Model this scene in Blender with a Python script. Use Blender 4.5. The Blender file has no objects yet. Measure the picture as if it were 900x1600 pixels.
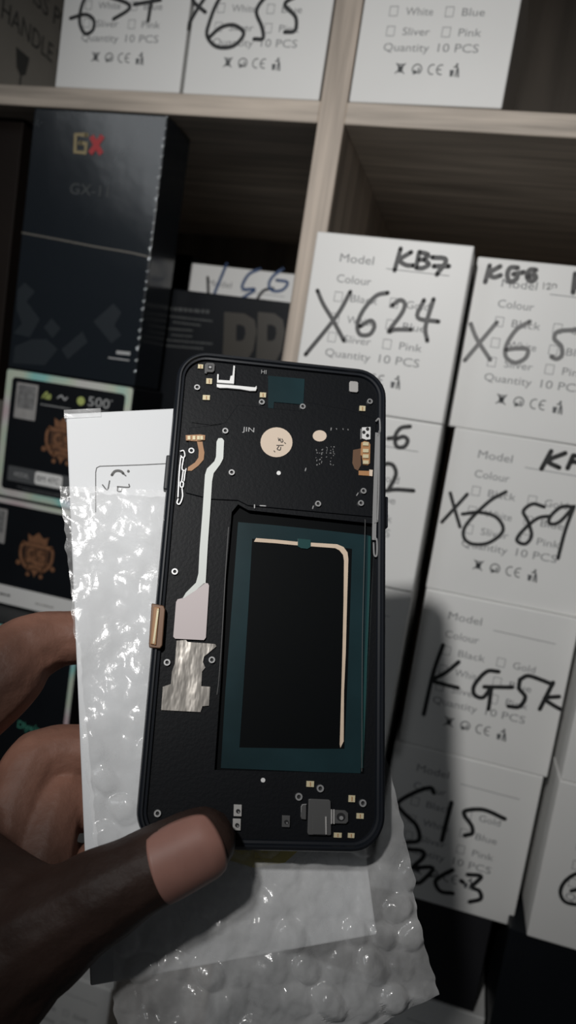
import bpy, bmesh, math, random
from mathutils import Vector, Matrix, noise
random.seed(7)
S = bpy.context.scene
COL = S.collection
RAD = math.radians

# ------------------------------------------------------------------ camera
CAM = Vector((0.1315, -0.4973, -0.2077))
R_ = Vector((0.956161, 0.249731, 0.152940))
D_ = Vector((0.179281, -0.086247, -0.980010))
F_ = Vector((-0.231548, 0.964467, -0.127238))
FPX = 1150.0
cd = bpy.data.cameras.new('camera')
cam = bpy.data.objects.new('camera', cd)
COL.objects.link(cam)
m = Matrix.Identity(4)
for i in range(3):
    m[i][0] = R_[i]; m[i][1] = -D_[i]; m[i][2] = -F_[i]; m[i][3] = CAM[i]
cam.matrix_world = m
cd.sensor_fit = 'VERTICAL'; cd.sensor_height = 36.0; cd.sensor_width = 36.0
cd.lens = FPX / 1600 * 36
cd.clip_start = 0.01
cd.dof.use_dof = True; cd.dof.focus_distance = 0.235; cd.dof.aperture_fstop = 12.5
S.camera = cam

def ray(px, py):
    return R_ * ((px - 450) / FPX) + D_ * ((py - 800) / FPX) + F_

# phone pose (a 73.8 x 158.2 mm mid frame held in front of the shelf)
PO = Vector((0.0770843, -0.2736798, -0.2601076))
PU = Vector((0.929643, 0.364028, 0.056988)).normalized()
PV = Vector((-0.198710, 0.365074, 0.909525)).normalized()
PW = PU.cross(PV).normalized()
PV = PW.cross(PU)
PM = Matrix(((PU.x, PV.x, PW.x, PO.x), (PU.y, PV.y, PW.y, PO.y), (PU.z, PV.z, PW.z, PO.z), (0, 0, 0, 1)))

def ph(px, py, w=0.0):
    """measured point of the photo -> phone-local metres on the plane at height w above the rim"""
    d = ray(px, py); o = PO + PW * w
    t = (o - CAM).dot(PW) / d.dot(PW)
    X = CAM + d * t - PO
    return Vector((X.dot(PU), X.dot(PV), w))

# ------------------------------------------------------------------ materials
def lin(c):
    c = c / 255.0
    return c / 12.92 if c <= 0.04045 else ((c + 0.055) / 1.055) ** 2.4
def rgb(r, g, b): return (lin(r), lin(g), lin(b), 1.0)

def mat(name, color, rough=0.5, metal=0.0, coat=0.0, spec=0.5, var=0.0, vscale=40.0, bump=0.0, bscale=200.0, stretch=(1, 1, 1), sss=0.0):
    M = bpy.data.materials.new(name); M.use_nodes = True
    nt = M.node_tree; N = nt.nodes; L = nt.links
    b = N['Principled BSDF']
    b.inputs['Base Color'].default_value = color
    b.inputs['Roughness'].default_value = rough
    b.inputs['Metallic'].default_value = metal
    b.inputs['Coat Weight'].default_value = coat
    b.inputs['Coat Roughness'].default_value = 0.12
    b.inputs['Specular IOR Level'].default_value = spec
    if sss:
        b.inputs['Subsurface Weight'].default_value = sss
        b.inputs['Subsurface Radius'].default_value = (0.004, 0.0015, 0.001)
        b.inputs['Subsurface Scale'].default_value = 0.5
    tc = N.new('ShaderNodeTexCoord'); mp = N.new('ShaderNodeMapping')
    mp.inputs['Scale'].default_value = stretch
    L.new(tc.outputs['Object'], mp.inputs['Vector'])
    if var:
        nz = N.new('ShaderNodeTexNoise'); nz.inputs['Scale'].default_value = vscale; nz.inputs['Detail'].default_value = 6
        L.new(mp.outputs['Vector'], nz.inputs['Vector'])
        cr = N.new('ShaderNodeValToRGB')
        cr.color_ramp.elements[0].position = 0.3; cr.color_ramp.elements[1].position = 0.7
        cr.color_ramp.elements[0].color = tuple(color[i] * (1 - var) for i in range(3)) + (1,)
        cr.color_ramp.elements[1].color = tuple(min(1, color[i] * (1 + var)) for i in range(3)) + (1,)
        L.new(nz.outputs['Fac'], cr.inputs['Fac']); L.new(cr.outputs['Color'], b.inputs['Base Color'])
    if bump:
        n2 = N.new('ShaderNodeTexNoise'); n2.inputs['Scale'].default_value = bscale; n2.inputs['Detail'].default_value = 4
        L.new(mp.outputs['Vector'], n2.inputs['Vector'])
        bp = N.new('ShaderNodeBump'); bp.inputs['Strength'].default_value = bump; bp.inputs['Distance'].default_value = 0.002
        L.new(n2.outputs['Fac'], bp.inputs['Height']); L.new(bp.outputs['Normal'], b.inputs['Normal'])
    return M

M = {}
M['carton'] = mat('white_carton', (0.80, 0.80, 0.785, 1), 0.45, var=0.02, vscale=15)
M['print'] = mat('grey_print', (0.27, 0.275, 0.28, 1), 0.6)
M['icon'] = mat('icon_print', (0.10, 0.105, 0.11, 1), 0.6)
M['marker'] = mat('black_marker', (0.018, 0.019, 0.02, 1), 0.5)
M['faded'] = mat('grey_marker', (0.055, 0.055, 0.056, 1), 0.5)
M['worn'] = mat('worn_marker', (0.16, 0.16, 0.16, 1), 0.5)
M['blue'] = mat('blue_marker', (0.03, 0.075, 0.19, 1), 0.5)
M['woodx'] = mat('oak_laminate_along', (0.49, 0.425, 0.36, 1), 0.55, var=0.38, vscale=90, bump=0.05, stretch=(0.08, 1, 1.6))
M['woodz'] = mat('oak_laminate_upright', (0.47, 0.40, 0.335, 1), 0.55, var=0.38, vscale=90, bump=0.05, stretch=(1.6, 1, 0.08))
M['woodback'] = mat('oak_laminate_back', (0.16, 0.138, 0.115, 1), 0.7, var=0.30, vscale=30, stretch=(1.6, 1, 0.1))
M['blackbox'] = mat('black_carton', (0.008, 0.0095, 0.012, 1), 0.4, spec=0.15, var=0.15, vscale=20)
M['brownbox'] = mat('brown_carton', (0.016, 0.0115, 0.0095, 1), 0.6, spec=0.15, var=0.1, vscale=20)
M['greybox'] = mat('charcoal_carton', (0.020, 0.020, 0.023, 1), 0.6, spec=0.2, var=0.1, vscale=20)
M['gloss'] = mat('cellophane_black', (0.012, 0.016, 0.021, 1), 0.16, spec=0.55, bump=0.16, bscale=22)
M['patch'] = mat('slate_pattern', (0.026, 0.032, 0.038, 1), 0.22, spec=0.5)
M['seam'] = mat('tear_strip', (0.16, 0.15, 0.13, 1), 0.3)
M['sparkle'] = mat('crinkled_cellophane', (0.55, 0.58, 0.6, 1), 0.15, metal=0.6, bump=0.8, bscale=500)
M['gold'] = mat('gold_print', (0.30, 0.24, 0.12, 1), 0.4)
M['dgold'] = mat('dull_gold_print', (0.026, 0.021, 0.014, 1), 0.4)
M['red'] = mat('red_print', (0.42, 0.035, 0.04, 1), 0.45)
M['dim'] = mat('dim_print', (0.055, 0.06, 0.06, 1), 0.45)
M['dimmer'] = mat('faint_print', (0.030, 0.033, 0.036, 1), 0.45)
M['pale'] = mat('pale_print', (0.42, 0.43, 0.43, 1), 0.5)
M['lime'] = mat('lime_print', (0.45, 0.52, 0.16, 1), 0.5)
M['mint'] = mat('mint_print', (0.08, 0.36, 0.26, 1), 0.5)
M['crest'] = mat('copper_crest', (0.22, 0.105, 0.055, 1), 0.4, var=0.25, vscale=250)
M['crestdk'] = mat('copper_crest_shade', (0.09, 0.045, 0.026, 1), 0.4)
M['sticker'] = mat('grey_sticker', (0.36, 0.35, 0.34, 1), 0.5, var=0.12, vscale=120)
M['stickerart'] = mat('sticker_hologram', (0.20, 0.20, 0.20, 1), 0.35, var=0.35, vscale=220)
M['labelgrey'] = mat('label_grey', (0.085, 0.09, 0.095, 1), 0.5)
M['kraft'] = mat('dim_cardboard', (0.52, 0.49, 0.44, 1), 0.8, var=0.08, vscale=20)
M['browncard'] = mat('brown_card', (0.11, 0.10, 0.085, 1), 0.7)
M['inkdk'] = mat('dark_ink', (0.12, 0.122, 0.118, 1), 0.7)

# iridescent foil border: the hue runs along the foil
def foil():
    Mt = bpy.data.materials.new('holographic_foil'); Mt.use_nodes = True
    N = Mt.node_tree.nodes; L = Mt.node_tree.links; b = N['Principled BSDF']
    b.inputs['Metallic'].default_value = 0.25; b.inputs['Roughness'].default_value = 0.3
    tc = N.new('ShaderNodeTexCoord'); nz = N.new('ShaderNodeTexNoise')
    nz.inputs['Scale'].default_value = 22; nz.inputs['Detail'].default_value = 1
    L.new(tc.outputs['Object'], nz.inputs['Vector'])
    cr = N.new('ShaderNodeValToRGB'); e = cr.color_ramp.elements
    e[0].position = 0.30; e[0].color = (0.74, 0.52, 0.58, 1)
    e[1].position = 0.72; e[1].color = (0.60, 0.66, 0.85, 1)
    for p, c in ((0.42, (0.80, 0.80, 0.76, 1)), (0.50, (0.72, 0.82, 0.66, 1)), (0.60, (0.36, 0.80, 0.74, 1))):
        q = e.new(p); q.color = c
    L.new(nz.outputs['Fac'], cr.inputs['Fac']); L.new(cr.outputs['Color'], b.inputs['Base Color'])
    return Mt
M['foil'] = foil()

# phone
M['alu'] = mat('black_anodised_frame', (0.008, 0.010, 0.014, 1), 0.36, metal=0.0, spec=0.4)
M['plate'] = mat('black_mid_plate', (0.0042, 0.005, 0.0065, 1), 0.45, spec=0.16, bump=0.04, bscale=900)
M['well'] = mat('battery_well', (0.0012, 0.0019, 0.0024, 1), 0.5, spec=0.08)
M['film'] = mat('teal_film', (0.009, 0.026, 0.031, 1), 0.28, spec=0.4, var=0.25, vscale=40)
M['film2'] = mat('teal_tab', (0.012, 0.055, 0.055, 1), 0.3)
M['beige'] = mat('beige_adhesive', (0.62, 0.49, 0.37, 1), 0.6, var=0.05, vscale=300)
M['cream'] = mat('cream_pad', (0.66, 0.54, 0.43, 1), 0.6)
M['cable'] = mat('white_flex', (0.70, 0.73, 0.70, 1), 0.45)
M['pink'] = mat('pinkish_pad', (0.60, 0.53, 0.53, 1), 0.5)
M['foilm'] = mat('crumpled_foil', (0.62, 0.58, 0.53, 1), 0.28, metal=0.7, bump=0.7, bscale=60, stretch=(1.6, 0.6, 1))
M['silver'] = mat('silver_metal', (0.72, 0.72, 0.72, 1), 0.28, metal=0.75)
M['bright'] = mat('bright_steel', (0.80, 0.80, 0.79, 1), 0.4, metal=0.3)
M['steel'] = mat('dull_steel', (0.085, 0.085, 0.085, 1), 0.45, metal=0.2)
M['pad'] = mat('gold_contact', (0.66, 0.58, 0.38, 1), 0.35, metal=0.2)
M['copper'] = mat('copper_flex', (0.38, 0.19, 0.08, 1), 0.45)
M['bronze'] = mat('bronze_connector', (0.16, 0.09, 0.055, 1), 0.4, metal=0.3)
M['hole'] = mat('dark_hole', (0.004, 0.004, 0.005, 1), 0.6)
# hand
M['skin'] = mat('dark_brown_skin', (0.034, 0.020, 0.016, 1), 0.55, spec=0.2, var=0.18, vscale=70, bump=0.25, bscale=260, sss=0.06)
def palm_and_shade():  # lighter palm side by depth; the thumb's shade is put into the colour too
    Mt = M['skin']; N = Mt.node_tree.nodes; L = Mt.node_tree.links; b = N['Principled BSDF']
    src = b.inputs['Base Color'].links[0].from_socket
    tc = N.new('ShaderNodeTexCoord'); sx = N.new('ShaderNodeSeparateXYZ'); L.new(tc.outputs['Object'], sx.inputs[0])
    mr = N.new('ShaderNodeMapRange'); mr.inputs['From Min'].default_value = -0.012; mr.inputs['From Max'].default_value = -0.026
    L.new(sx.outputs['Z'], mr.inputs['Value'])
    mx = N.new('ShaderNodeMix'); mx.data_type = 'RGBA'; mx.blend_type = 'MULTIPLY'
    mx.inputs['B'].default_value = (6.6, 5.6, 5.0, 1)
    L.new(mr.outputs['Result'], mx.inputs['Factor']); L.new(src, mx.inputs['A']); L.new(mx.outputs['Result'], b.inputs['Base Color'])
palm_and_shade()
M['nail'] = mat('thumb_nail', (0.30, 0.155, 0.125, 1), 0.45, spec=0.3, var=0.08, vscale=120, sss=0.08)
M['card'] = mat('white_card', (0.68, 0.695, 0.71, 1), 0.5)
M['cardink'] = mat('card_ink', (0.10, 0.10, 0.10, 1), 0.6)
M['yellow'] = mat('yellow_tape', (0.62, 0.52, 0.12, 1), 0.5)

def wrapmat():
    Mt = bpy.data.materials.new('bubble_wrap_film'); Mt.use_nodes = True
    N = Mt.node_tree.nodes; L = Mt.node_tree.links
    b = N['Principled BSDF']
    b.inputs['Base Color'].default_value = (0.95, 0.95, 0.95, 1)
    b.inputs['Roughness'].default_value = 0.19
    b.inputs['Specular IOR Level'].default_value = 0.8; b.inputs['Coat Weight'].default_value = 0.9; b.inputs['Coat Roughness'].default_value = 0.05
    tr = N.new('ShaderNodeBsdfTransparent'); mx = N.new('ShaderNodeMixShader')
    tc = N.new('ShaderNodeTexCoord'); nz = N.new('ShaderNodeTexNoise')
    nz.inputs['Scale'].default_value = 70; nz.inputs['Detail'].default_value = 5
    L.new(tc.outputs['Object'], nz.inputs['Vector'])
    mr = N.new('ShaderNodeMapRange')
    mr.inputs['From Min'].default_value = 0.3; mr.inputs['From Max'].default_value = 0.7
    mr.inputs['To Min'].default_value = 0.07; mr.inputs['To Max'].default_value = 0.32
    L.new(nz.outputs['Fac'], mr.inputs['Value'])
    sy = N.new('ShaderNodeSeparateXYZ'); L.new(tc.outputs['Object'], sy.inputs[0])
    dbl = N.new('ShaderNodeMapRange'); dbl.interpolation_type = 'SMOOTHSTEP'      # the lower end is folded double
    dbl.inputs['From Min'].default_value = -0.072; dbl.inputs['From Max'].default_value = -0.090
    dbl.inputs['To Min'].default_value = 0.0; dbl.inputs['To Max'].default_value = 0.15
    L.new(sy.outputs['Y'], dbl.inputs['Value'])
    ad = N.new('ShaderNodeMath'); ad.operation = 'ADD'; L.new(mr.outputs['Result'], ad.inputs[0]); L.new(dbl.outputs['Result'], ad.inputs[1])
    lw = N.new('ShaderNodeLayerWeight'); lw.inputs['Blend'].default_value = 0.35
    lm = N.new('ShaderNodeMath'); lm.operation = 'MULTIPLY_ADD'; lm.inputs[1].default_value = 0.55; lm.use_clamp = True
    L.new(lw.outputs['Facing'], lm.inputs[0]); L.new(ad.outputs[0], lm.inputs[2])
    L.new(lm.outputs[0], mx.inputs['Fac'])
    L.new(tr.outputs['BSDF'], mx.inputs[1]); L.new(b.outputs['BSDF'], mx.inputs[2])
    n2 = N.new('ShaderNodeTexNoise'); n2.inputs['Scale'].default_value = 260; n2.inputs['Detail'].default_value = 4
    L.new(tc.outputs['Object'], n2.inputs['Vector'])
    bp = N.new('ShaderNodeBump'); bp.inputs['Strength'].default_value = 0.22; bp.inputs['Distance'].default_value = 0.0015
    L.new(n2.outputs['Fac'], bp.inputs['Height']); L.new(bp.outputs['Normal'], b.inputs['Normal'])
    L.new(mx.outputs['Shader'], N['Material Output'].inputs['Surface'])
    return Mt
M['wrap'] = wrapmat()
M['clear'] = wrapmat()

# ------------------------------------------------------------------ mesh helpers
class MB:
    def __init__(s): s.v = []; s.f = []
    def add(s, vs, fs):
        n = len(s.v); s.v += [tuple(v) for v in vs]; s.f += [tuple(i + n for i in f) for f in fs]; return s
    def box(s, x0, x1, y0, y1, z0, z1):
        return s.add([(x0, y0, z0), (x1, y0, z0), (x1, y1, z0), (x0, y1, z0), (x0, y0, z1), (x1, y0, z1), (x1, y1, z1), (x0, y1, z1)],
                     [(0, 3, 2, 1), (4, 5, 6, 7), (0, 1, 5, 4), (1, 2, 6, 5), (2, 3, 7, 6), (3, 0, 4, 7)])
    def prism(s, pts, z0, z1):
        n = len(pts)
        a = sum(pts[i][0] * pts[(i + 1) % n][1] - pts[(i + 1) % n][0] * pts[i][1] for i in range(n))
        if a < 0: pts = pts[::-1]
        vs = [(p[0], p[1], z0) for p in pts] + [(p[0], p[1], z1) for p in pts]
        fs = [tuple(range(n))[::-1], tuple(range(n, 2 * n))] + [(i, (i + 1) % n, n + (i + 1) % n, n + i) for i in range(n)]
        return s.add(vs, fs)
    def ring(s, outer, inner, z0, z1):
        n = len(outer)
        vs = [(p[0], p[1], z1) for p in outer] + [(p[0], p[1], z1) for p in inner] + [(p[0], p[1], z0) for p in outer] + [(p[0], p[1], z0) for p in inner]
        fs = []
        for i in range(n):
            j = (i + 1) % n
            fs += [(i, j, n + j, n + i), (2 * n + j, 2 * n + i, 3 * n + i, 3 * n + j), (j, i, 2 * n + i, 2 * n + j), (n + i, n + j, 3 * n + j, 3 * n + i)]
        return s.add(vs, fs)
    def build(s, name, material, parent=None, bevel=0.0, seg=2, smooth=False, world=None):
        me = bpy.data.meshes.new(name); me.from_pydata(s.v, [], s.f); me.update()
        bm = bmesh.new(); bm.from_mesh(me)
        bmesh.ops.recalc_face_normals(bm, faces=bm.faces)
        if bevel:
            ed = [e for e in bm.edges if len(e.link_faces) == 2 and e.calc_face_angle(0) > 0.5]
            bmesh.ops.bevel(bm, geom=ed, offset=bevel, segments=seg, affect='EDGES', profile=0.5, clamp_overlap=True)
        if smooth or bevel:
            for f in bm.faces: f.smooth = smooth
        bm.to_mesh(me); bm.free()
        me.materials.append(material if not isinstance(material, str) else M[material])
        o = bpy.data.objects.new(name, me); COL.objects.link(o)
        if parent: o.parent = parent
        if world is not None: o.matrix_world = world
        return o

def flat(name, faces_v, material, parent):
    return None

def empty(name, mw):
    o = bpy.data.objects.new(name, None); COL.objects.link(o); o.matrix_world = mw; o.empty_display_size = 0.02
    return o
def tag(o, label, cat, group=None):
    o['label'] = label; o['category'] = cat
    if group: o['group'] = group
    return o

_tc = {}
def text_geo(t):
    if t not in _tc:
        cu = bpy.data.curves.new('t', 'FONT'); cu.body = t; cu.size = 1.0; cu.resolution_u = 3
        o = bpy.data.objects.new('t', cu)
        me = o.to_mesh()
        vs = [(v.co.x, v.co.y) for v in me.vertices]; fs = [tuple(p.vertices) for p in me.polygons]
        o.to_mesh_clear(); bpy.data.objects.remove(o); bpy.data.curves.remove(cu)
        _tc[t] = (vs, fs)
    return _tc[t]
CAPH = None
def put_text(mb, t, x, y, width, cap, to3, skew=0.0):
    """text with its baseline-left at (x, y) in face coordinates"""
    global CAPH
    if CAPH is None: CAPH = max(v[1] for v in text_geo('H')[0])
    vs, fs = text_geo(t)
    x0 = min(v[0] for v in vs); x1 = max(v[0] for v in vs)
    sx = width / (x1 - x0); sy = cap / CAPH
    mb.add([to3(x + (v[0] - x0) * sx + skew * v[1] * sy, y + v[1] * sy) for v in vs], fs)

def catmull(pts, n=6):
    if len(pts) < 3: return [Vector(p) for p in pts]
    P = [Vector(p) for p in pts]; P = [P[0] * 2 - P[1]] + P + [P[-1] * 2 - P[-2]]
    out = []
    for i in range(1, len(P) - 2):
        for k in range(n):
            t = k / n
            out.append(0.5 * ((2 * P[i]) + (P[i + 1] - P[i - 1]) * t + (2 * P[i - 1] - 5 * P[i] + 4 * P[i + 1] - P[i + 2]) * t * t + (3 * P[i] - P[i - 1] - 3 * P[i + 1] + P[i + 2]) * t ** 3))
    out.append(P[-2]); return out
def stroke(mb, pts, width, to3, smooth=True, closed=False, cap=True):
    """flat pen stroke along 2-D points"""
    P = catmull([(p[0], p[1]) for p in pts]) if smooth else [Vector((p[0], p[1])) for p in pts]
    Q = [P[0]]
    for p in P[1:]:
        if (p - Q[-1]).length > width * 0.05: Q.append(p)
    P = Q
    if len(P) < 2: P = [P[0], P[0] + Vector((width * 0.3, 0))]
    n = len(P); Lf, Rt = [], []
    for i in range(n):
        d = (P[min(i + 1, n - 1)] - P[max(i - 1, 0)]).normalized(); q = Vector((-d.y, d.x)) * width / 2
        Lf.append(P[i] + q); Rt.append(P[i] - q)
    vs = [to3(p.x, p.y) for p in Lf] + [to3(p.x, p.y) for p in Rt]
    mb.add(vs, [(n + i, n + i + 1, i + 1, i) for i in range(n - 1)])
    if cap:
        for c in (P[0], P[-1]):
            k = 10
            mb.add([to3(c.x + math.cos(2 * math.pi * j / k) * width / 2, c.y + math.sin(2 * math.pi * j / k) * width / 2) for j in range(k)], [tuple(range(k))])
def poly(mb, pts, to3):
    mb.add([to3(p[0], p[1]) for p in pts], [tuple(range(len(pts)))])
def rrect(x0, y0, x1, y1, r, n=6):
    out = []
    for cx, cy, a in ((x1 - r, y1 - r, 0), (x0 + r, y1 - r, 90), (x0 + r, y0 + r, 180), (x1 - r, y0 + r, 270)):
        for k in range(n + 1):
            t = RAD(a + 90 * k / n); out.append((cx + r * math.cos(t), cy + r * math.sin(t)))
    return out
def disc(cx, cy, rx, ry=None, n=24):
    ry = ry or rx
    return [(cx + rx * math.cos(2 * math.pi * k / n), cy + ry * math.sin(2 * math.pi * k / n)) for k in range(n)]
def hstrip(mb, pts, to3):
    poly(mb, pts, to3)
def annulus(mb, outer, inner, to3):
    n = len(outer)
    mb.add([to3(*p) for p in outer] + [to3(*p) for p in inner], [(i, (i + 1) % n, n + (i + 1) % n, n + i) for i in range(n)])

# ------------------------------------------------------------------ shelf unit
shelf = tag(empty('shelf_unit', Matrix.Identity(4)), 'greyish oak laminate shelf unit with open compartments full of boxes', 'shelf')
ZT, ZB, DEP = 0.34, -0.875, 0.34
XL, XR = -0.378, 0.345
def board(name, x0, x1, y0, y1, z0, z1, m_): return MB().box(x0, x1, y0, y1, z0, z1).build(name, m_, shelf, bevel=0.0006, seg=1)
board('divider', -0.009, 0.009, 0, DEP, ZB, ZT, 'woodz')
board('side_panel', XL - 0.018, XL, 0, DEP, ZB, ZT, 'woodz')
board('side_panel', XR, XR + 0.018, 0, DEP, ZB, ZT, 'woodz')
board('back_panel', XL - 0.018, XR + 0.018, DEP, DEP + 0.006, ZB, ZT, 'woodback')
board('top_board', XL - 0.018, XR + 0.018, 0, DEP, ZT, ZT + 0.014, 'woodx')
board('shelf_board', XL, -0.009, 0, DEP, -0.0141, 0, 'woodx')
board('shelf_board', 0.009, XR, 0, DEP, -0.0141, 0, 'woodx')
board('shelf_board', XL, -0.009, 0.001, DEP, -0.530, -0.516, 'woodx')
board('shelf_board', 0.009, XR, 0, DEP, -0.7143, -0.7003, 'woodx')
board('bottom_board', XL, -0.009, 0, DEP, ZB, ZB + 0.014, 'woodx')
board('bottom_board', 0.009, XR, 0, DEP, ZB, ZB + 0.014, 'woodx')

# ------------------------------------------------------------------ white screen boxes
BW, BH, BD = 0.0980, 0.1077, 0.165

def print_sheet():
    """the printed form shared by every white box, in mm on its face"""
    mb = MB(); ic = MB(); E = 0.00012
    to = lambda x, y: (x / 1000, -E, y / 1000)
    put_text(mb, 'Model', 17.5, 90.6, 21.5, 5.0, to); stroke(mb, [(47.5, 89.2), (86, 88.8)], 0.45, to, False)
    put_text(mb, 'Colour', 17.5, 78.0, 22.0, 4.8, to)
    for y, a, b in ((67.2, 'Black', 'Gold'), (54.0, 'White', 'Blue'), (42.0, 'Sliver', 'Pink')):
        for x, w, t in ((17.6, 17.4, a), (53.0, 14.0, b)):
            annulus(mb, rrect(x, y - 1.1, x + 5.4, y + 5.0, 0.2, 1), rrect(x + 0.4, y - 0.7, x + 5.0, y + 4.6, 0.1, 1), to)
            put_text(mb, t, x + 10.5, y - 0.3, w, 4.5, to)
    put_text(mb, 'Quantity', 17.5, 32.0, 29.2, 4.7, to); put_text(mb, '10 PCS', 52.2, 32.2, 25.3, 4.9, to)
    # crossed-out bin
    poly(ic, [(28.6, 23.2), (32.4, 23.2), (31.7, 19.2), (29.3, 19.2)], to)
    stroke(ic, [(27.6, 24.6), (33.2, 18.6)], 0.7, to, False); stroke(ic, [(33.2, 24.6), (27.6, 18.6)], 0.7, to, False)
    stroke(ic, [(28.2, 24.0), (32.8, 24.0)], 0.7, to, False)
    # round recycling arrows
    stroke(ic, [(41.2 + 2.9 * math.cos(t), 21.5 + 2.9 * math.sin(t)) for t in [RAD(a) for a in range(-60, 231, 20)]], 0.75, to)
    stroke(ic, [(41.2 + 1.3 * math.cos(t), 21.0 + 1.3 * math.sin(t)) for t in [RAD(a) for a in range(-170, 61, 20)]], 0.9, to)
    poly(ic, [(39.0, 18.0), (42.0, 19.3), (39.5, 20.9)], to)
    # CE
    stroke(ic, [(51.0 + 2.6 * math.cos(t), 21.6 + 2.9 * math.sin(t)) for t in [RAD(a) for a in range(75, 286, 15)]], 0.7, to)
    stroke(ic, [(56.4 + 2.6 * math.cos(t), 21.6 + 2.9 * math.sin(t)) for t in [RAD(a) for a in range(75, 286, 15)]], 0.7, to)
    stroke(ic, [(53.9, 21.6), (56.3, 21.6)], 0.7, to, False)
    # tidy man
    poly(ic, [(62.0, 21.6), (64.8, 21.6), (64.3, 17.8), (62.5, 17.8)], to)
    stroke(ic, [(64.5, 23.4), (66.2, 23.6), (67.2, 21.4), (67.8, 17.8)], 1.0, to)
    stroke(ic, [(66.4, 22.0), (66.0, 17.9)], 0.9, to, False); poly(ic, disc(66.0, 25.0, 0.8, n=10), to)
    n = len(mb.v); me = bpy.data.meshes.new('printed_lettering')
    me.from_pydata(mb.v + ic.v, [], mb.f + [tuple(i + n for i in f) for f in ic.f]); me.update()
    me.materials.append(M['print']); me.materials.append(M['icon'])
    for i, p in enumerate(me.polygons): p.material_index = 0 if i < len(mb.f) else 1
    return me
SHEET = print_sheet()
_bx = MB().box(0, BW, 0, BD, 0, BH).build('screen_box', 'carton', None, bevel=0.0011, seg=3)
BOXMESH = _bx.data; bpy.data.objects.remove(_bx)

def face_of(o):
    mw = o.matrix_world.copy(); inv = mw.inverted(); n = mw.to_3x3() @ Vector((0, -1, 0)); p0 = mw.translation
    def f(px, py):
        d = ray(px, py); t = (p0 - CAM).dot(n) / d.dot(n); q = inv @ (CAM + d * t)
        return (q.x, q.z)
    return f

def white_box(x, y, z, yaw, label, group='white screen boxes', printed=True, dz=0.0):
    o = bpy.data.objects.new('screen_box', BOXMESH); COL.objects.link(o)
    o.matrix_world = Matrix.Translation((x, y, z)) @ Matrix.Rotation(RAD(yaw), 4, 'Z')
    tag(o, label, 'box', group)
    if printed:
        p = bpy.data.objects.new('printed_lettering', SHEET); COL.objects.link(p); p.parent = o
    return o
def handwrite(o, view, strokes, width, m_='marker', name='handwritten_lettering'):
    """strokes measured in a crop (x offset, y offset, scale) of the photo, written on the box face"""
    ox, oy, sc = view; f = face_of(o); mb = MB(); k = 0
    for s in strokes:
        e = 0.0002 + 0.00002 * k; k += 1
        pts = [f(ox + a / sc, oy + b / sc) for a, b in s]
        stroke(mb, pts, width, lambda x, z, e=e: (x, -e, z))
    return mb.build(name, m_, o)

STEP = 0.1078
# column beside the divider
a = white_box(0.0098, -0.030, -0.198, 0.0, 'white carton marked X624 and KB7, touching the wooden divider')
handwrite(a, (450, 340, 2), [[(92, 228), (110, 270), (140, 320), (175, 385)], [(195, 232), (150, 310), (55, 428)],
    [(312, 235), (275, 245), (235, 290), (217, 335), (225, 365), (255, 365), (270, 340), (258, 322), (225, 340)],
    [(325, 275), (350, 258), (365, 270), (355, 300), (315, 355), (335, 350), (385, 350)],
    [(425, 258), (405, 312), (470, 325)], [(455, 255), (430, 340), (435, 385)]], 0.0027, 'faded')
handwrite(a, (450, 340, 2), [[(352, 97), (333, 165)], [(385, 108), (350, 132), (368, 148), (393, 150)],
    [(410, 108), (400, 156)], [(410, 108), (438, 116), (424, 130), (406, 132)], [(424, 130), (440, 146), (420, 158), (400, 156)],
    [(450, 124), (494, 132), (465, 178)], [(455, 152), (503, 152)]], 0.0028)
b = white_box(0.0098, -0.029, -0.198 - STEP, 0.3, 'white carton with a handwritten 6 and 2 directly beneath the X624 carton')
handwrite(b, (590, 620, 2.7615), [[(45, 180), (78, 176)], [(140, 128), (100, 135), (76, 170), (82, 214), (115, 215), (130, 188), (112, 172), (80, 182)],
    [(10, 300), (45, 288), (70, 300), (78, 340), (45, 405)], [(30, 406), (80, 400), (155, 405)]], 0.0026)
c = white_box(0.0098, -0.026, -0.198 - 2 * STEP, -0.2, 'shaded white carton third down beside the divider, under the 6 and 2 carton')
d = white_box(0.0098, -0.020, -0.198 - 3 * STEP, 0.0, 'shaded white carton mostly behind the bubble wrap, left of the S15 carton')
# middle column
a = white_box(0.1096, -0.005, -0.1978, 0.3, 'white carton marked X65 and KGS on top of the middle stack')
handwrite(a, (690, 380, 4.286), [[(195, 540), (235, 640), (325, 780)], [(370, 530), (260, 660), (155, 785)],
    [(590, 525), (500, 580), (435, 680), (430, 760), (490, 800), (560, 770), (575, 712), (500, 705), (430, 715)],
    [(980, 590), (900, 582), (780, 592), (755, 640), (800, 690), (805, 750), (770, 775), (735, 760)]], 0.0027, 'worn')
handwrite(a, (690, 380, 4.286), [[(322, 150), (292, 260)], [(392, 155), (318, 202), (350, 228), (395, 215)],
    [(510, 165), (460, 165), (440, 210), (455, 258), (500, 240), (508, 205)], [(480, 208), (550, 195)],
    [(632, 180), (590, 180), (572, 225), (600, 255), (630, 235), (618, 212), (578, 225)], [(895, 205), (880, 330)], [(960, 230), (892, 275), (960, 330)]], 0.0030, 'faded')
handwrite(a, (690, 380, 4.286), [[(685, 265), (682, 305)], [(700, 280), (722, 268), (725, 285), (705, 308), (730, 305)], [(742, 300), (745, 275), (768, 280), (765, 300)]], 0.0006, 'worn')
b = white_box(0.1148, -0.006, -0.1978 - STEP, 2.0, 'white carton marked X689 and KF, second in the middle stack under X65')
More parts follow.
